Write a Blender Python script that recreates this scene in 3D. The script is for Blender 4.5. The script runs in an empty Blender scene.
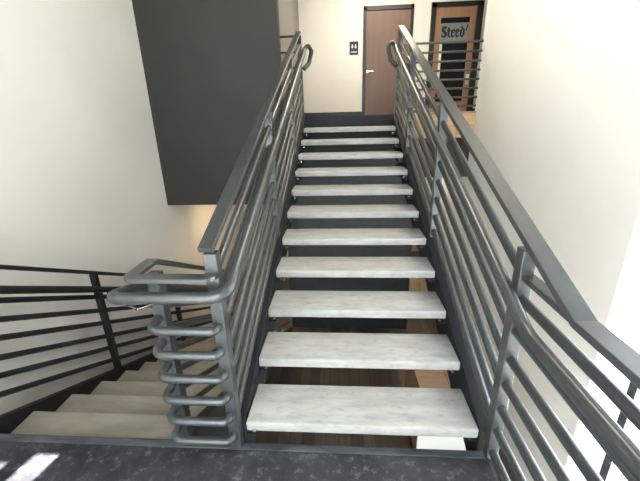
import bpy, bmesh, math, random
from mathutils import Vector, Matrix
random.seed(7)
C = bpy.context.scene.collection
V = Vector

# ------------------------------------------------------------ materials
def mat(name, col, rough=.5, metal=0., spec=.5):
    m = bpy.data.materials.new(name); m.use_nodes = True
    b = m.node_tree.nodes['Principled BSDF']
    b.inputs['Base Color'].default_value = (*col, 1)
    b.inputs['Roughness'].default_value = rough
    b.inputs['Metallic'].default_value = metal
    b.inputs['Specular IOR Level'].default_value = spec
    return m

def noisy(name, c1, c2, scale=(4, 4, 4), detail=6, rough=.6, metal=0., lo=.35, hi=.65, bump=0., bscale=60, spec=.5, c3=None, s3=(30, 30, 30), lo3=.6, hi3=.75, nrough=.6):
    m = mat(name, c1, rough, metal, spec)
    nt = m.node_tree; N = nt.nodes; L = nt.links; b = N['Principled BSDF']
    tc = N.new('ShaderNodeTexCoord')
    mp = N.new('ShaderNodeMapping'); mp.inputs['Scale'].default_value = scale
    L.new(tc.outputs['Object'], mp.inputs['Vector'])
    n = N.new('ShaderNodeTexNoise'); n.inputs['Scale'].default_value = 1; n.inputs['Detail'].default_value = detail
    n.inputs['Roughness'].default_value = nrough
    L.new(mp.outputs['Vector'], n.inputs['Vector'])
    r = N.new('ShaderNodeValToRGB'); r.color_ramp.elements[0].position = lo; r.color_ramp.elements[1].position = hi
    r.color_ramp.elements[0].color = (*c1, 1); r.color_ramp.elements[1].color = (*c2, 1)
    L.new(n.outputs['Fac'], r.inputs['Fac'])
    out = r.outputs['Color']
    if c3:
        mp3 = N.new('ShaderNodeMapping'); mp3.inputs['Scale'].default_value = s3
        L.new(tc.outputs['Object'], mp3.inputs['Vector'])
        n3 = N.new('ShaderNodeTexNoise'); n3.inputs['Scale'].default_value = 1; n3.inputs['Detail'].default_value = 8
        n3.inputs['Roughness'].default_value = .75
        L.new(mp3.outputs['Vector'], n3.inputs['Vector'])
        r3 = N.new('ShaderNodeMapRange'); r3.inputs['From Min'].default_value = lo3; r3.inputs['From Max'].default_value = hi3
        L.new(n3.outputs['Fac'], r3.inputs['Value'])
        mx = N.new('ShaderNodeMix'); mx.data_type = 'RGBA'
        L.new(r3.outputs['Result'], mx.inputs['Factor']); L.new(out, mx.inputs['A']); mx.inputs['B'].default_value = (*c3, 1)
        out = mx.outputs['Result']
    L.new(out, b.inputs['Base Color'])
    if bump:
        nb = N.new('ShaderNodeTexNoise'); nb.inputs['Scale'].default_value = bscale; nb.inputs['Detail'].default_value = 4
        L.new(tc.outputs['Object'], nb.inputs['Vector'])
        bp = N.new('ShaderNodeBump'); bp.inputs['Strength'].default_value = bump; bp.inputs['Distance'].default_value = .01
        L.new(nb.outputs['Fac'], bp.inputs['Height']); L.new(bp.outputs['Normal'], b.inputs['Normal'])
    return m

def planks(name, cols, width=.14, length=1.4, along='Y', rough=.45):
    """wood boards: brick pattern for the boards, stretched noise for the grain"""
    m = mat(name, cols[0], rough)
    nt = m.node_tree; N = nt.nodes; L = nt.links; b = N['Principled BSDF']
    tc = N.new('ShaderNodeTexCoord'); mp = N.new('ShaderNodeMapping')
    if along == 'Y': mp.inputs['Rotation'].default_value = (0, 0, math.pi / 2)
    if along == 'Z': mp.inputs['Rotation'].default_value = (math.pi / 2, 0, math.pi / 2)
    if along == 'XZ': mp.inputs['Rotation'].default_value = (math.pi / 2, 0, 0)
    L.new(tc.outputs['Object'], mp.inputs['Vector'])
    br = N.new('ShaderNodeTexBrick'); br.inputs['Scale'].default_value = 1
    br.inputs['Brick Width'].default_value = length; br.inputs['Row Height'].default_value = width
    br.inputs['Mortar Size'].default_value = .003; br.inputs['Bias'].default_value = 0
    br.inputs['Color1'].default_value = (*cols[0], 1); br.inputs['Color2'].default_value = (*cols[1], 1)
    br.inputs['Mortar'].default_value = (*[c * .35 for c in cols[0]], 1)
    L.new(mp.outputs['Vector'], br.inputs['Vector'])
    m2 = N.new('ShaderNodeMapping'); m2.inputs['Scale'].default_value = (2, 28, 28)
    L.new(mp.outputs['Vector'], m2.inputs['Vector'])
    n = N.new('ShaderNodeTexNoise'); n.inputs['Scale'].default_value = 1; n.inputs['Detail'].default_value = 6
    L.new(m2.outputs['Vector'], n.inputs['Vector'])
    mx = N.new('ShaderNodeMix'); mx.data_type = 'RGBA'; mx.blend_type = 'MULTIPLY'; mx.inputs['Factor'].default_value = .7
    r = N.new('ShaderNodeValToRGB'); r.color_ramp.elements[0].position = .3; r.color_ramp.elements[1].position = .7
    r.color_ramp.elements[0].color = (.55, .5, .45, 1); r.color_ramp.elements[1].color = (1, 1, 1, 1)
    L.new(n.outputs['Fac'], r.inputs['Fac'])
    L.new(br.outputs['Color'], mx.inputs['A']); L.new(r.outputs['Color'], mx.inputs['B'])
    L.new(mx.outputs['Result'], b.inputs['Base Color'])
    return m

def glass(name, tint=(.95, .98, 1), refl=.1):
    m = bpy.data.materials.new(name); m.use_nodes = True
    nt = m.node_tree; N = nt.nodes; L = nt.links; N.clear()
    o = N.new('ShaderNodeOutputMaterial'); mx = N.new('ShaderNodeMixShader'); mx.inputs[0].default_value = refl
    t = N.new('ShaderNodeBsdfTransparent'); t.inputs[0].default_value = (*tint, 1)
    g = N.new('ShaderNodeBsdfGlossy'); g.inputs['Roughness'].default_value = .02
    L.new(t.outputs[0], mx.inputs[1]); L.new(g.outputs[0], mx.inputs[2]); L.new(mx.outputs[0], o.inputs[0])
    return m

M = dict(
    metal=noisy('painted_steel', (.044, .048, .048), (.058, .062, .061), (9, 9, 9), rough=.33, metal=.25, spec=.7),
    steel_dark=noisy('dark_steel', (.013, .0145, .016), (.019, .021, .023), (5, 5, 5), rough=.5, metal=0., spec=.25),
    black_metal=noisy('black_steel', (.007, .008, .009), (.012, .013, .014), (9, 9, 9), rough=.5, metal=0., spec=.25),
    concrete=noisy('tread_concrete', (.31, .303, .282), (.405, .397, .37), (4, 18, 18), rough=.75, bump=.15, c3=(.17, .165, .15), s3=(12, 26, 26), lo3=.52, hi3=.85),
    concrete_tan=noisy('lower_tread_concrete', (.265, .24, .19), (.36, .325, .265), (2.5, 8, 8), rough=.75, bump=.12, c3=(.24, .21, .16), s3=(6, 12, 12), lo3=.6, hi3=.85),
    platform=noisy('platform_coating', (.016, .016, .019), (.045, .045, .052), (4, 4, 4), rough=.6, bump=.35, bscale=70, c3=(.20, .20, .205), s3=(16, 16, 16), lo3=.54, hi3=.80, spec=.3, nrough=.7),
    edge=noisy('edge_steel', (.03, .034, .04), (.095, .105, .115), (4, 14, 14), rough=.55, metal=.2),
    cream=noisy('cream_paint', (.74, .715, .66), (.78, .755, .70), (1.3, 1.3, 1.3), rough=.7, bump=.03, bscale=140, spec=.25),
    white=noisy('white_paint', (.86, .83, .765), (.89, .86, .80), (1.2, 1.2, 1.2), rough=.65, bump=.03, bscale=140, spec=.3),
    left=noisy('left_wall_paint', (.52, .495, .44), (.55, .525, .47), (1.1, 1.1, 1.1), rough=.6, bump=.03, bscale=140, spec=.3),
    charcoal=noisy('charcoal_paint', (.025, .024, .020), (.030, .029, .025), (1.5, 1.5, 1.5), rough=.5, bump=.02, bscale=120, spec=.22),
    greyside=noisy('grey_paint', (.20, .195, .18), (.22, .215, .20), (2, 2, 2), rough=.6),
    jamb=noisy('jamb_paint', (.85, .86, .85), (.88, .89, .88), (2, 2, 2), rough=.6),
    door=noisy('walnut_veneer', (.125, .075, .053), (.17, .105, .077), (14, 14, 1.1), rough=.42, lo=.3, hi=.7),
    door_light=noisy('alder_veneer', (.27, .145, .08), (.36, .20, .115), (14, 14, 1.1), rough=.42, lo=.3, hi=.7),
    frame=noisy('door_frame_paint', (.014, .013, .012), (.018, .017, .016), (8, 8, 8), rough=.4),
    silver=mat('brushed_silver', (.75, .75, .74), .25, 1.),
    ceil=noisy('ceiling_paint', (.10, .10, .10), (.13, .13, .125), (2, 2, 2), rough=.8),
    plate=mat('white_plate', (.75, .75, .73), .4),
    sign=mat('sign_black', (.01, .01, .011), .35),
    signtext=mat('sign_white', (.8, .8, .78), .5),
    band=mat('frosted_grey_band', (.20, .22, .22), .5),
    lite=mat('dark_door_glass', (.008, .010, .011), .25, 0, .3),
    letter=mat('black_lettering', (.006, .006, .006), .5),
    fascia=planks('fascia_wood', ((.44, .28, .155), (.52, .35, .21)), .18, 1.6, 'XZ'),
    floorwood=planks('floor_planks', ((.040, .030, .024), (.10, .075, .055)), .15, 1.5, 'Y'),
    tanwood=planks('tan_boards', ((.52, .36, .20), (.62, .45, .27)), .2, 2.4, 'Z'),
    brownwood=planks('brown_boards', ((.20, .12, .07), (.30, .19, .11)), .16, 1.4, 'XZ'),
    pave=noisy('pavement', (.55, .54, .51), (.65, .64, .61), (1, 1, 1), rough=.9),
    glass=glass('window_glass'),
    lens=mat('lamp_lens', (.9, .9, .88), .5),
)

# ------------------------------------------------------------ mesh helpers
def box(bm, x0, x1, y0, y1, z0, z1, bev=0., seg=2):
    r = bmesh.ops.create_cube(bm, size=1)
    vs = r['verts']
    for v in vs:
        v.co = V((x0 + (v.co.x + .5) * (x1 - x0), y0 + (v.co.y + .5) * (y1 - y0), z0 + (v.co.z + .5) * (z1 - z0)))
    if bev:
        es = list({e for v in vs for e in v.link_edges})
        bmesh.ops.bevel(bm, geom=es, offset=bev, segments=seg, affect='EDGES', profile=.5)
    return bm

def sweep(bm, pts, prof, side=None):
    """sweep a closed 2-D profile (u along side, v along up) with mitred joints"""
    pts = [V(p) for p in pts]
    d = [(pts[i + 1] - pts[i]).normalized() for i in range(len(pts) - 1)]
    s = V(side) if side else (V((0, 0, 1)) if abs(d[0].z) < .9 else V((1, 0, 0))).cross(d[0])
    s = (s - d[0] * s.dot(d[0])).normalized()
    n = d[0].cross(s)
    if n.z < 0: n = -n
    ring = [pts[0] + s * u + n * v for u, v in prof]
    rings = [[bm.verts.new(p) for p in ring]]
    for i in range(len(d)):
        nn = d[i] if i == len(d) - 1 else (d[i] + d[i + 1]).normalized()
        q = pts[i + 1]
        ring = [p + d[i] * ((q - p).dot(nn) / d[i].dot(nn)) for p in ring]
        rings.append([bm.verts.new(p) for p in ring])
    k = len(prof)
    for a, b in zip(rings, rings[1:]):
        for j in range(k):
            bm.faces.new((a[j], a[(j + 1) % k], b[(j + 1) % k], b[j]))
    bm.faces.new(rings[0][::-1]); bm.faces.new(rings[-1])
    return bm

def circ(r, k=14):
    return [(r * math.cos(2 * math.pi * j / k), r * math.sin(2 * math.pi * j / k)) for j in range(k)]
def rect(w, h, c=.003):
    a, b = w / 2, h / 2
    return [(-a + c, -b), (a - c, -b), (a, -b + c), (a, b - c), (a - c, b), (-a + c, b), (-a, b - c), (-a, -b + c)]

def fillet(pts, rad, n=7):
    pts = [V(p) for p in pts]; out = [pts[0]]
    rads = rad if isinstance(rad, (list, tuple)) else [rad] * len(pts)
    for i in range(1, len(pts) - 1):
        a, b, c = pts[i - 1], pts[i], pts[i + 1]; r = rads[i]
        if r <= 0: out.append(b); continue
        u = (a - b).normalized(); w = (c - b).normalized()
        ang = u.angle(w)
        t = min(r / math.tan(ang / 2), .48 * (a - b).length, .48 * (c - b).length); r2 = t * math.tan(ang / 2)
        cen = b + (u + w).normalized() * (r2 / math.sin(ang / 2))
        p0, p1 = b + u * t - cen, b + w * t - cen
        th = p0.angle(p1); ax = p0.cross(p1).normalized()
        for k in range(n + 1):
            out.append(cen + Matrix.Rotation(th * k / n, 3, ax) @ p0)
    out.append(pts[-1]); return out

def obj(name, bm, m, parent=None, smooth=False):
    bmesh.ops.recalc_face_normals(bm, faces=bm.faces)
    me = bpy.data.meshes.new(name)
    org = V((0, 0, 0))
    if parent is not None: org = parent.matrix_world.translation.copy() if parent.parent is None else V(parent['_o'])
    bm.to_mesh(me); bm.free()
    me.materials.append(M[m] if isinstance(m, str) else m)
    if smooth:
        for p in me.polygons: p.use_smooth = True
        try: me.set_sharp_from_angle(angle=math.radians(35))
        except Exception: pass
    o = bpy.data.objects.new(name, me); C.objects.link(o)
    if parent is not None: o.parent = parent
    return o
# every Empty stays at the origin of its thing; parts carry local coordinates
def thing(name, label, cat, loc=(0, 0, 0), group=None):
    o = bpy.data.objects.new(name, None); C.objects.link(o); o.location = loc; o.empty_display_size = .1
    o['label'] = label; o['category'] = cat
    if group: o['group'] = group
    return o
def obj2(name, bm, m, parent, smooth=False):
    """bm in world coordinates; parent (possibly nested) at a translation only"""
    off = V((0, 0, 0)); p = parent
    while p is not None: off += p.location; p = p.parent
    bmesh.ops.translate(bm, verts=bm.verts, vec=-off)
    bmesh.ops.recalc_face_normals(bm, faces=bm.faces)
    me = bpy.data.meshes.new(name); bm.to_mesh(me); bm.free()
    me.materials.append(M[m] if isinstance(m, str) else m)
    if smooth:
        for q in me.polygons: q.use_smooth = True
        me.set_sharp_from_angle(angle=math.radians(35))
    o = bpy.data.objects.new(name, me); C.objects.link(o); o.parent = parent
    return o
def tag(o, label, cat, group=None):
    o['label'] = label; o['category'] = cat
    if group: o['group'] = group
    return o
def struct(name, boxes, m, parent=None, bev=0.):
    bm = bmesh.new()
    for b in boxes: box(bm, *b, bev=bev)
    o = obj2(name, bm, m, parent) if parent else obj2(name, bm, m, None)
    if not parent: o['kind'] = 'structure'
    return o
NB = bmesh.new
def bx(*a, **k): return box(NB(), *a, **k)
def tube(pts, r, k=14): return sweep(NB(), pts, circ(r, k))
def flat(pts, w, h, side=(1, 0, 0)): return sweep(NB(), pts, rect(w, h), side)

# ------------------------------------------------------------ measures
RISE, GO, DEP, THK, W, Y1 = .15, .36573, .3121, .0650, 1.3004, 1.4874
YL = Y1 + 11 * GO                      # front of the upper landing
ZL = 12 * RISE                         # upper landing
SLOPE = RISE / GO
def nos(y): return RISE * (1 + (y - Y1) / GO)      # nosing line of the upper flight
YP = 1.485                             # front edge of the platform
LR, LG = .15, .32                     # lower flight
LS = .517; TS = LR / LG
def lnos(y): return -(y - YP) * LS
ZF = -LR * 13                          # lower floor
XW, XR = -2.6, 1.85                    # left wall, right wall
YPAN = 4.71                            # dark bulkhead
YB = 8.5                               # back wall
YR = -1.0                              # rear wall
ZC = 4.7

# ------------------------------------------------------------ setting
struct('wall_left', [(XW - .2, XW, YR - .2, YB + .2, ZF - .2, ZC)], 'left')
struct('wall_right', [(XR, XR + .37, 2.33, 5.56, ZF - .2, ZC), (XR, XR + .37, 5.56, YB + 1.0, ZF - .2, ZL - .35),
                      ], 'white')
struct('wall_back', [(-1.03, 1.755, YB, YB + .2, ZL - .35, ZC), (2.802, 4.2, YB, YB + .2, ZL - .35, ZC), (1.755, 2.802, YB, YB + .2, 3.96, ZC)], 'cream')
struct('wall_hall_end', [(4.0, 4.2, 5.45, YB, ZL - .35, ZC), (XR + .37, 4.2, 5.25, 5.45, ZL - .35, ZC)], 'cream')
struct('wall_lower_back', [(XW, XR + .37, YB, YB + .2, ZF - .2, ZL - .36)], 'cream')
# charcoal bulkhead over the lower flight, with its grey side towards the upper landing
bh = struct('wall_bulkhead', [(XW, -.86, YPAN, YPAN + .14, .655, ZC), (XW, -1.03, YPAN + .14, YB, .655, ZC)], 'charcoal')
struct('trim_1', [(-1.03, -1.018, YPAN + .14, YB, ZL, ZC)], 'greyside')
struct('ceiling', [(XW - .2, 4.2, YR - .2, YB + .2, ZC, ZC + .2)], 'ceil')
# upper landing
struct('floor_landing', [(-1.02, 4.0, YL + .03, YB, ZL - .06, ZL)], 'platform')
struct('trim_2', [(-1.02, 4.0, YL + .06, YB, ZL - .34, ZL - .06)], 'steel_dark')
struct('trim_3', [(-.70, .74, YL, YL + .03, ZL - .30, ZL - .035)], 'black_metal')
struct('trim_4', [(-.70, .74, YL - .012, YL + .03, ZL - .03, ZL + .004)], 'black_metal')
struct('trim_5', [(.78, XR, YL + .0, YL + .06, ZL - .345, ZL + .02)], 'fascia')
struct('baseboard_back', [(-1.018, .356, YB - .015, YB, ZL, ZL + .1), (1.40, 1.755, YB - .015, YB, ZL, ZL + .1), (2.802, 4.0, YB - .015, YB, ZL, ZL + .1)], 'frame')
# dark wall below the landing and its header over the passage
struct('wall_under_landing', [(-1.05, 1.08, YL + .09, YL + .2, ZF, ZL - .34)], 'steel_dark')
struct('wall_header', [(1.08, XR, YL + .09, YL + .2, .85, ZL - .34)], 'charcoal')
struct('wall_passage', [(1.08, XR, YB - .03, YB, ZF, .9)], 'tanwood')
struct('floor', [(XW - .2, XR + .37, YR - .2, YB + 1.0, ZF - .1, ZF)], 'floorwood')
# platform
struct('floor_platform', [(XW, .70, YR, YP - .045, -.16, 0)], 'platform', bev=.006)
struct('trim_6', [(XW, .70, YP - .045, YP, -.16, .002)], 'edge', bev=.004)

# rear wall (behind the camera) with a wide window and two slit lights
SE = 1.7; SD = V((.17, .985, 0)).normalized()
head1 = (1.36 - YR + .2) / SD.y * SE; head2 = (1.30 - YR + .2) / SD.y * SE
dX = (1.36 - YR + .1) / SD.y * SD.x
s1 = (-1.875 - dX, -1.70 - dX); s2 = (-2.03 - dX, -1.945 - dX)
WA, WB = -1.95, .5
cols = [(XW, s2[0], []), (s2[0], s2[1], [(.15, head2)]), (s2[1], s1[0], []), (s1[0], s1[1], [(.15, head1)]), (s1[1], WA, []), (WA, -1.3, [(.12, 3.6)]), (-1.3, WB, [(-1.8, -.2), (.12, 3.6)]), (WB, 1.8, [(-1.8, -.2)]), (1.8, 2.4, [])]
bxs = []
for x0, x1, ops in cols:
    z = ZF - .2
    for a, b in ops:
        bxs.append((x0, x1, YR - .2, YR, z, a)); z = b
    bxs.append((x0, x1, YR - .2, YR, z, ZC))
struct('wall_rear', bxs, 'white')
w = struct('window_2', [(WA, WB, YR - .14, YR - .08, .12, .18), (WA, WB, YR - .14, YR - .08, 3.54, 3.6)] +
           [(x - .03, x + .03, YR - .14, YR - .08, .18, 3.54) for x in (WA + .03, (WA + WB) / 2, WB - .03)], 'black_metal')
obj2('pane', bx(WA, WB, YR - .115, YR - .105, .15, 3.57), 'glass', w)
w3 = struct('fill_window', [(-1.3, 1.8, YR - .14, YR - .08, -1.8, -1.74), (-1.3, 1.8, YR - .14, YR - .08, -.26, -.2)] +  # unseen lower window, added to let light onto the lower right wall
            [(x, x + .06, YR - .14, YR - .08, -1.74, -.26) for x in (-1.3, .22, 1.74)], 'black_metal')
obj2('pane', bx(-1.3, 1.8, YR - .115, YR - .105, -1.77, -.23), 'glass', w3)
# right window
WY = .7
w = struct('window_1', [(2.14, 2.20, 2.25, 2.33, -1.7, 4.4), (2.14, 2.20, 1.45, 1.51, -1.7, 4.4), (2.14, 2.20, WY, WY + .06, -1.7, 4.4),
                        (2.14, 2.20, WY, 2.33, -1.76, -1.7), (2.14, 2.20, WY, 2.33, 4.34, 4.4), (2.14, 2.2, WY, 2.33, 2.2, 2.26)], 'black_metal')
obj2('pane', bx(2.165, 2.175, WY, 2.33, -1.7, 4.4), 'glass', w)
obj2('glazing_bead', bx(2.142, 2.160, 2.215, 2.25, -1.7, 4.4), 'plate', w)
struct('wall_window_side', [(XR, 2.2, YR, WY, ZF - .2, ZC), (XR, 2.2, WY, 2.33, ZF - .2, -1.76), (XR, 2.2, WY, 2.33, 4.4, ZC)], 'white')
struct('trim_7', [(XR + .004, 2.14, 2.318, 2.331, -1.76, 4.4)], 'jamb')
struct('ground', [(-12, 14, -14, YR - .2, ZF - .12, ZF - .05), (2.4, 14, YR - .2, 12, ZF - .12, ZF - .05)], 'pave')

# ------------------------------------------------------------ doors
d1 = struct('door_1', [(.356, .418, YB - .05, YB + .02, ZL, 3.95), (1.345, 1.396, YB - .05, YB + .02, ZL, 3.95), (.356, 1.396, YB - .05, YB + .02, 3.875, 3.95)], 'frame')
obj2('leaf', bx(.420, 1.343, YB - .022, YB + .005, ZL + .01, 3.872, bev=.003), 'door', d1)
h = obj2('rosette', sweep(NB(), [(.46, YB - .022, 2.72), (.46, YB - .045, 2.72)], circ(.032, 16)), 'silver', d1, True)
h['label'] = 'round silver rosette of the lever'
obj2('lever_handle', tube(fillet([(.46, YB - .04, 2.72), (.46, YB - .085, 2.72), (.60, YB - .085, 2.715)], .02), .013), 'silver', d1, True)

d2 = struct('door_2', [(1.755, 1.85, YB - .05, YB + .02, ZL, 3.96), (2.675, 2.802, YB - .05, YB + .02, ZL, 3.96), (1.755, 2.802, YB - .05, YB + .02, 3.87, 3.96)], 'frame')
lf = [(1.853, 1.966, YB - .022, YB + .02, ZL + .01, 3.867), (2.557, 2.672, YB - .022, YB + .02, ZL + .01, 3.867),
      (1.966, 2.557, YB - .022, YB + .02, 3.687, 3.867), (1.966, 2.557, YB - .022, YB + .02, ZL + .01, 2.06)]
bm = NB()
for q in lf: box(bm, *q)
obj2('leaf', bm, 'door_light', d2)
obj2('glass_lite', bx(1.966, 2.557, YB - .008, YB + .004, 2.06, 3.687), 'lite', d2)
bd = obj2('frosted_band', bx(1.970, 2.553, YB - .012, YB - .008, 3.235, 3.585), 'band', d2)
bd['label'] = 'grey frosted band with black lettering'
obj2('reflection_strip', bx(1.975, 2.03, YB - .013, YB - .0085, 2.45, 3.20), 'plate', d2)  # strip-light reflection in the door glass, painted as a pale sheet
obj2('lock_plate', bx(2.585, 2.655, YB - .03, YB - .022, 2.40, 2.60, bev=.002), 'plate', d2)
obj2('lever_handle', tube(fillet([(2.63, YB - .03, 2.50), (2.63, YB - .075, 2.50), (2.50, YB - .075, 2.495)], .02), .012), 'silver', d2, True)
# blackletter writing: strokes with chisel ends, in units of the letter height
def strokes(letter):
    S = {
        'S': [((.50, .86), (.30, .98), .14), ((.30, .98), (.10, .84), .16), ((.10, .84), (.12, .60), .16), ((.12, .60), (.46, .44), .17), ((.46, .44), (.50, .18), .17), ((.50, .18), (.28, .02), .15), ((.28, .02), (.04, .14), .12), ((.30, .98), (.30, .04), .05)],
        't': [((.16, .88), (.16, .14), .16), ((.16, .14), (.32, .02), .12), ((.02, .66), (.34, .66), .11)],
        'e': [((.10, .58), (.10, .12), .15), ((.10, .60), (.26, .70), .12), ((.26, .70), (.38, .54), .13), ((.38, .54), (.10, .34), .07), ((.10, .12), (.24, .01), .13), ((.24, .01), (.38, .12), .08)],
        'd': [((.10, .56), (.10, .12), .15), ((.10, .12), (.24, .01), .13), ((.24, .01), (.40, .14), .13), ((.40, .14), (.40, .60), .15), ((.40, .60), (.10, .96), .13), ((.10, .58), (.30, .68), .11)],
        '/': [((.02, .62), (.16, 1.10), .11)],
    }
    return S[letter]
bm = NB(); x = 1.995; sx, sz = .20, .20
for ch, adv in zip('Steed/', (.58, .40, .46, .46, .60, .3)):
    for (ax, az), (bx_, bz), wd in strokes(ch):
        a = V((x + ax * sx, 0, 3.325 + az * sz)); b = V((x + bx_ * sx, 0, 3.325 + bz * sz))
        dd = (b - a).normalized(); nn = V((-dd.z, 0, dd.x)) * wd * sx * .60
        e = dd * .006
        q = [a - e + nn, a - e - nn, b + e - nn, b + e + nn]
        f0 = [bm.verts.new(V((p.x, YB - .0155, p.z))) for p in q]; f1 = [bm.verts.new(V((p.x, YB - .0122, p.z))) for p in q]
        bm.faces.new(f0); bm.faces.new(f1[::-1])
        for j in range(4): bm.faces.new((f0[j], f1[j], f1[(j + 1) % 4], f0[(j + 1) % 4]))
    x += adv * sx
obj2('lettering', bm, 'letter', bd)

# restroom-style wall plaque
pl = thing('wall_plaque', 'small black wall plaque with white pictograms beside the closed brown door', 'sign', (.16, YB, 3.19))
obj2('plate', bx(.065, .255, YB - .014, YB - .001, 3.06, 3.32, bev=.003), 'sign', pl)
for cx in (.125, .195):
    bm = NB()
    box(bm, cx - .016, cx + .016, YB - .0165, YB - .013, 3.19, 3.242)
    box(bm, cx - .008, cx + .008, YB - .0165, YB - .013, 3.240, 3.262)
    obj2('pictogram', bm, 'signtext', pl)
bm = NB()
for k in range(6): box(bm, .095 + k * .022, .110 + k * .022, YB - .0165, YB - .013, 3.105, 3.125)
obj2('braille_line', bm, 'signtext', pl)

# ------------------------------------------------------------ upper staircase
st = thing('staircase', 'upper flight of open grey concrete treads between dark steel stringers', 'staircase', (0, Y1, 0))
for s in (-1, 1):
    # channel stringer: sloped web with a top and bottom flange
    x0, x1 = sorted((s * .655, s * .667))
    bm = NB()
    ya, yb = Y1 - .30, YL + .0
    top = lambda y: nos(y) + .0
    bot = lambda y: nos(y) - .36
    def plate(xa, xb, yz):
        f = [bm.verts.new((xa, y, z)) for y, z in yz]; g = [bm.verts.new((xb, y, z)) for y, z in yz]
        bm.faces.new(f); bm.faces.new(g[::-1])
        for j in range(len(yz)): bm.faces.new((f[j], g[j], g[(j + 1) % len(yz)], f[(j + 1) % len(yz)]))
    ys = YP + .003
    plate(x0, x1, [(ys, top(ys)), (yb, top(yb)), (yb, bot(yb)), (ys, bot(ys))])
    xa, xb = sorted((s * .667, s * .715))
    plate(xa, xb, [(ys, top(ys)), (yb, top(yb)), (yb, top(yb) - .014), (ys, top(ys) - .014)])
    plate(xa, xb, [(ys, bot(ys) + .014), (yb, bot(yb) + .014), (yb, bot(yb)), (ys, bot(ys))])
    obj2('stringer', bm, 'steel_dark', st)
for i in range(1, 12):
    y = Y1 + (i - 1) * GO; z = RISE * i
    t = obj2('tread', bx(-W / 2, W / 2, y, y + DEP, z - THK, z, bev=.011, seg=3), 'concrete', st, True)
    for s in (-1, 1):
        a, b = sorted((s * .600, s * .655)); c, d = sorted((s * .645, s * .655))
        bm = box(NB(), a, b, y + .03, y + .27, z - THK - .055, z - THK - .0005, bev=.003)
        obj2('bracket', bm, 'black_metal', t)
        obj2('bolt', sweep(NB(), [(s * .612, y + .030, z - THK - .022), (s * .612, y + .018, z - THK - .022)], circ(.010, 6)), 'silver', t)

# ------------------------------------------------------------ railings
RB, RH = .0225, .029          # bar and handrail radii
def P(x, y, h): return (x, y, nos(y) + h)
def post(parent, x, y, z0, z1, w=.062, m='metal'):
    return obj2('post', bx(x - w / 2, x + w / 2, y - w / 2, y + w / 2, z0, z1, bev=.004), m, parent)
SB = (.055, .185, .34, .49, .645, .80, .955)      # heights of the bars above the nosing line
POSTS = (1.462, 3.0, 4.45, 5.56)

# --- right railing: sloped, then level along the platform's right side
XRR = .712; ZLEV = 1.125; XT = XRR + .013
rr = thing('stair_railing', 'dark grey steel railing right of the upper flight, running level past the camera', 'railing', (XRR, Y1, 0))
ytr = 1.065
obj2('top_rail', flat([P(XT, 5.60, 1.12), P(XT, ytr, 1.12), (XT, YR + .03, nos(ytr) + 1.12)], .082, .030), 'metal', rr)
obj2('level_rail', flat([(XT, 1.47, nos(ytr) + 1.115), (XT, ytr + .03, nos(ytr) + 1.115)], .06, .026), 'metal', rr)
for y in POSTS:
    post(rr, XRR, y, (0.004 if y < 2 else nos(y) - .06) if y < 2 else nos(y) - .055, nos(y) + 1.082)
post(rr, XRR, -.35, .004, ZLEV - .03)
for h in SB:
    obj2('bar', tube([P(XRR, 1.49, h), P(XRR, 5.56, h)], RB), 'metal', rr, True)
for z in (.055, .205, .355, .51, .66, .82, .985):
    obj2('bar', tube([(XRR, 1.49, z), (XRR, YR + .03, z)], RB), 'metal', rr, True)
def ring(x, s):   # upper end of a handrail: bends inward and returns down
    return [P(x, 5.18, .90), P(x, 5.42, .92), (x - s * .05, 5.52, 2.77), (x - s * .10, 5.44, 2.67), (x - s * .07, 5.32, 2.50), (x - s * .0, 5.27, 2.42)]
xh = .64
hr = obj2('handrail', tube(fillet([(xh, YR + .03, .945), (xh, 1.22, .945)] + [P(xh, 1.40 + .0, .90), P(xh, 5.12, .90)], [0, .25, .3, 0])[:-1] + fillet([P(xh, 5.0, .90)] + ring(xh, 1), .05, 8), RH), 'metal', rr, True)
def hb(parent, x, xp, y, z):
    s = 1 if xp > x else -1
    return obj2('bracket', tube(fillet([(xp, y, z - .075), (x + s * .005, y, z - .07), (x, y, z - .02)], .02, 4), .0055, 8), 'silver', parent, True)
for y in POSTS[:3]: hb(hr, xh, XRR - .02, y + .02, nos(y + .02) + .90)

# --- left railing of the upper flight, the bent bars around its foot and the lower flight's inner railing
XL, XI = -.702, -1.035
lr = thing('stair_railing', 'grey steel railing left of the upper flight with looped bars turning into the lower flight', 'railing', (XL, Y1, 0))
obj2('top_rail', flat([P(XL - .012, 5.60, 1.10), P(XL - .012, 1.43, 1.10)], .072, .028), 'metal', lr)
for y in POSTS: post(lr, XL, y, .004 if y < 2 else nos(y) - .055, nos(y) + 1.066)
for h in SB:
    obj2('bar', tube([P(XL, 1.49, h), P(XL, 5.56, h)], RB), 'metal', lr, True)
def Lp(x, y, h): return (x, y, lnos(y) + h)
yle = YP + 12.2 * .30; yse = YP + 12.2 * LG
LB = (.22, .358, .49, .634, .768, .907)
yi = 1.525
obj2('looped_rail', flat(fillet([(XL, 1.45, 1.102), (XL, 1.39, 1.102), (XI - .045, 1.39, 1.102), (XI - .045, 1.60, 1.102), (XI - .045, yle, 1.102 - (yle - 1.60) * LS)], [0, .045, .03, .0, 0], 4), .062, .024), 'metal', lr)
post(lr, XI, yi, .004, 1.07)
for y in (2.9, 4.3): post(lr, XI, y, lnos(y) - .05, lnos(y) + 1.12)
for z in (.12, .26, .40, .54, .685, .825):
    obj2('looped_bar', tube(fillet([(XL - .004, 1.445, z), (XL - .004, 1.385, z), (XI - .005, 1.385, z), (XI - .005, 1.505, z)], [0, .05, .10, 0], 7), .0225), 'metal', lr, True)
for h in LB:
    obj2('bar', tube([Lp(XI, yi, h), Lp(XI, yle, h)], .020), 'metal', lr, True)
xi = -.622; xo = -1.20; yh = 1.375
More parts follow.
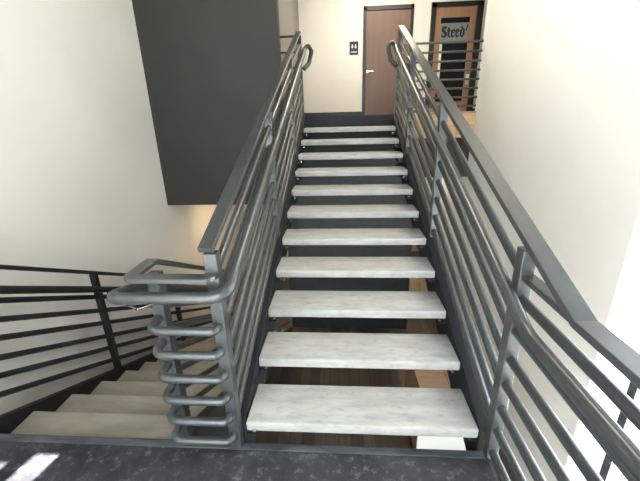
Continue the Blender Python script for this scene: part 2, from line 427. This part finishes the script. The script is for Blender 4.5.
hp = fillet([P(xi, 4.7, .915), P(xi, 1.54, .915), (xi, yh, 1.015), (xo, yh, 1.005), (xo, 1.60, .95), Lp(xo, yle, .96)], [0, .15, .16, .075, .1, 0], 9)
hr = obj2('handrail', tube(fillet([P(xi, 4.9, .905)] + ring(xi, -1), .05, 8)[::-1] + hp, RH), 'metal', lr, True)
for y in POSTS[1:3]: hb(hr, xi, XL + .02, y + .02, nos(y + .02) + .905)
hb(hr, xi, XL + .02, 1.56, 1.10)
obj2('bracket', tube(fillet([(XI - .01, 1.50, .91), (XI - .075, 1.44, .91), (XI - .075, 1.385, .965)], .012, 4), .0055, 8), 'silver', hr, True)

# --- railing of the lower flight along the left wall
XO = -2.33
wr = thing('stair_railing', 'black steel railing along the left wall beside the lower flight', 'railing', (XO, YP, 0))
obj2('top_rail', flat([(XO, YR + .03, 1.15 + lnos(1.50)), Lp(XO, 1.50, 1.15), Lp(XO, yle, 1.15)], .06, .03), 'black_metal', wr)
for y in (1.42, 2.70, 4.0): post(wr, XO, y, 0.002 if y < YP else lnos(y) + .075, lnos(max(y, 1.5)) + 1.14, .05, 'black_metal')
post(wr, XO, -.2, .002, 1.14, .05, 'black_metal')
for h in LB:
    obj2('bar', tube([(XO, YR + .03, h + lnos(1.5)), Lp(XO, 1.50, h), Lp(XO, yle, h)], 0.0205), 'black_metal', wr, True)
hr = obj2('handrail', tube([(XO + .075, .3, .985), Lp(XO + .075, 1.50, .985), Lp(XO + .075, yle, .985)], .028), 'black_metal', wr, True)
for y in (2.72, 4.02):
    obj2('bracket', tube(fillet([(XO + .02, y, lnos(y) + .91), (XO + .075, y, lnos(y) + .915), (XO + .075, y, lnos(y) + .97)], .02, 4), .0055, 8), 'black_metal', hr, True)

# --- guard at the edge of the upper landing, right of the stairs
lg = thing('landing_railing', 'short dark railing of eight level bars on the upper landing before the lettered door', 'railing', (1.3, YL + .09, ZL))
for k in range(8):
    z = 2.725 - k * .1185
    obj2('bar', tube([(.755, YL + .025, z), (XR - .004, YL + .025, z)], .0155, 10), 'metal', lg, True)
# --- stub at the bulkhead, left
ls = thing('landing_railing', 'stub of level bars joining the left railing to the grey bulkhead side', 'railing', (-.8, POSTS[-1], ZL))
for z in (2.88, 2.68, 2.48, 2.28):
    obj2('bar', tube([(-1.017, POSTS[-1], z), (-.748, POSTS[-1], z)], .014, 10), 'metal', ls, True)

# ------------------------------------------------------------ lower staircase
lo = thing('staircase', 'lower flight of tan concrete steps going down beside the left wall', 'staircase', (-1.6, YP, 0))
xl0, xl1 = -2.31, -1.09
for k in range(1, 13):
    y = YP + (k - 1) * LG; z = -k * LR
    obj2('tread', bx(xl0, xl1, y - (.0 if k > 1 else -.001), y + LG, z - .055, z, bev=.006), 'concrete_tan', lo, True)
    obj2('riser', bx(xl0 + .002, xl1 - .002, y + .012, y + .020, z + .0005, z + LR - .0555) if k > 1 else bx(xl0 + .002, xl1 - .002, y + .002, y + .010, z + .0005, -.01), 'steel_dark', lo)
for xa, xb in ((-2.36, xl0 - .001), (xl1 + .001, -1.015)):
    bm = NB()
    up = .05 if xa < -2 else .02
    pts = [(YP + .002, up), (yse, -(yse - YP) * TS + up), (yse, ZF + .001), (yse - .25, ZF + .001), (YP + .002, -.42)]
    f = [bm.verts.new((xa, y, z)) for y, z in pts]; g = [bm.verts.new((xb, y, z)) for y, z in pts]
    bm.faces.new(f); bm.faces.new(g[::-1])
    for j in range(len(pts)): bm.faces.new((f[j], g[j], g[(j + 1) % len(pts)], f[(j + 1) % len(pts)]))
    obj2('stringer', bm, 'black_metal', lo)

# ------------------------------------------------------------ things in the lower hall
cb = thing('cabinet', 'light wooden cabinet in the lower hall seen through the right railing', 'cabinet', (1.42, 6.5, ZF))
obj2('body', bx(1.08, 1.78, 6.3, 6.75, ZF + .08, ZF + 1.05, bev=.004), 'tanwood', cb)
obj2('plinth', bx(1.10, 1.76, 6.33, 6.72, ZF + .001, ZF + .08), 'black_metal', cb)
obj2('top', bx(1.06, 1.80, 6.28, 6.77, ZF + 1.05, ZF + 1.09, bev=.004), 'black_metal', cb)
for a, b in ((1.102, 1.427), (1.433, 1.775)):
    dr = obj2('door', bx(a, b, 6.282, 6.299, ZF + .09, ZF + 1.04, bev=.002), 'tanwood', cb)
    obj2('handle', tube([((b if a < 1.2 else a) + (-.03 if a < 1.2 else .03), 6.27, ZF + .5), ((b if a < 1.2 else a) + (-.03 if a < 1.2 else .03), 6.27, ZF + .65)], .006, 8), 'silver', dr, True)

lc = thing('cabinet', 'low wooden cabinet with a white front below the lowest treads of the upper flight', 'cabinet', (1.05, 3.3, ZF))
obj2('body', bx(.72, 1.40, 2.95, 3.75, ZF + .06, ZF + .98, bev=.004), 'brownwood', lc)
obj2('plinth', bx(.74, 1.38, 2.98, 3.73, ZF + .001, ZF + .06), 'black_metal', lc)
fp = obj2('front_panel', bx(.722, 1.398, 2.93, 2.949, ZF + .065, ZF + .975, bev=.002), 'left', lc)
fp['label'] = 'white front panel'

# ------------------------------------------------------------ lamps
def area(name, loc, size, power, col, rot=(0, 0, 0)):
    l = bpy.data.lights.new(name, 'AREA'); l.shape = 'RECTANGLE'; l.size, l.size_y = size; l.energy = power; l.color = col
    o = bpy.data.objects.new(name, l); C.objects.link(o); o.location = loc; o.rotation_euler = rot
    return o
def fixture(x, y, z, sx, sy, label):
    t = thing('ceiling_light', label, 'lamp', (x, y, z))
    obj2('housing', bx(x - sx / 2, x + sx / 2, y - sy / 2, y + sy / 2, z - .05, z - .001), 'plate', t)
    return t
fixture(.6, 7.0, ZC, 1.3, .4, 'flat white ceiling light over the upper landing')
area('landing_lamp', (.6, 7.0, ZC - .06), (1.2, .35), 80, (1, .87, .68))
fixture(1.0, 3.4, ZC, .4, 1.3, 'added long white fill light above the right railing')
area('right_wall_fill', (1.0, 3.4, ZC - .06), (.35, 1.2), 70, (1, .93, .80))  # unseen fill light with its housing, added to brighten the right wall
area('passage_lamp', (-1.7, 6.0, .62), (.5, .5), 25, (1, .72, .42))
area('hall_lamp', (1.45, 7.2, ZL - .4), (.5, .5), 25, (1, .85, .65))

sun = bpy.data.lights.new('sun', 'SUN'); sun.energy = 75; sun.angle = .006; sun.color = (1, .97, .92)
so = bpy.data.objects.new('sun', sun); C.objects.link(so); so.location = (-3, -8, 8)
so.rotation_euler = V((SD.x, SD.y, -SE)).to_track_quat('-Z', 'Y').to_euler()

wd = bpy.data.worlds.new('sky'); bpy.context.scene.world = wd; wd.use_nodes = True
bg = wd.node_tree.nodes['Background']; bg.inputs['Color'].default_value = (.93, .97, 1, 1); bg.inputs['Strength'].default_value = 11.0

# ------------------------------------------------------------ camera
cam = bpy.data.cameras.new('camera'); co = bpy.data.objects.new('camera', cam); C.objects.link(co)
p, yw, ro = .3394, -.0697, -.0263
F = V((math.sin(yw) * math.cos(p), math.cos(yw) * math.cos(p), -math.sin(p)))
R0 = V((math.cos(yw), -math.sin(yw), 0)); U0 = R0.cross(F)
R = R0 * math.cos(ro) + U0 * math.sin(ro); U = U0 * math.cos(ro) - R0 * math.sin(ro)
co.matrix_world = Matrix(((R.x, U.x, -F.x, -.0930), (R.y, U.y, -F.y, 0), (R.z, U.z, -F.z, 1.7780), (0, 0, 0, 1)))
cam.sensor_fit = 'HORIZONTAL'; cam.sensor_width = 36; cam.lens = 346.2063 / 640 * 36; cam.clip_start = .05
sc = bpy.context.scene; sc.camera = co
sc.view_settings.view_transform = 'Standard'; sc.view_settings.look = 'None'; sc.view_settings.gamma = 1
sc.view_settings.use_curve_mapping = False; sc.view_settings.exposure = .27
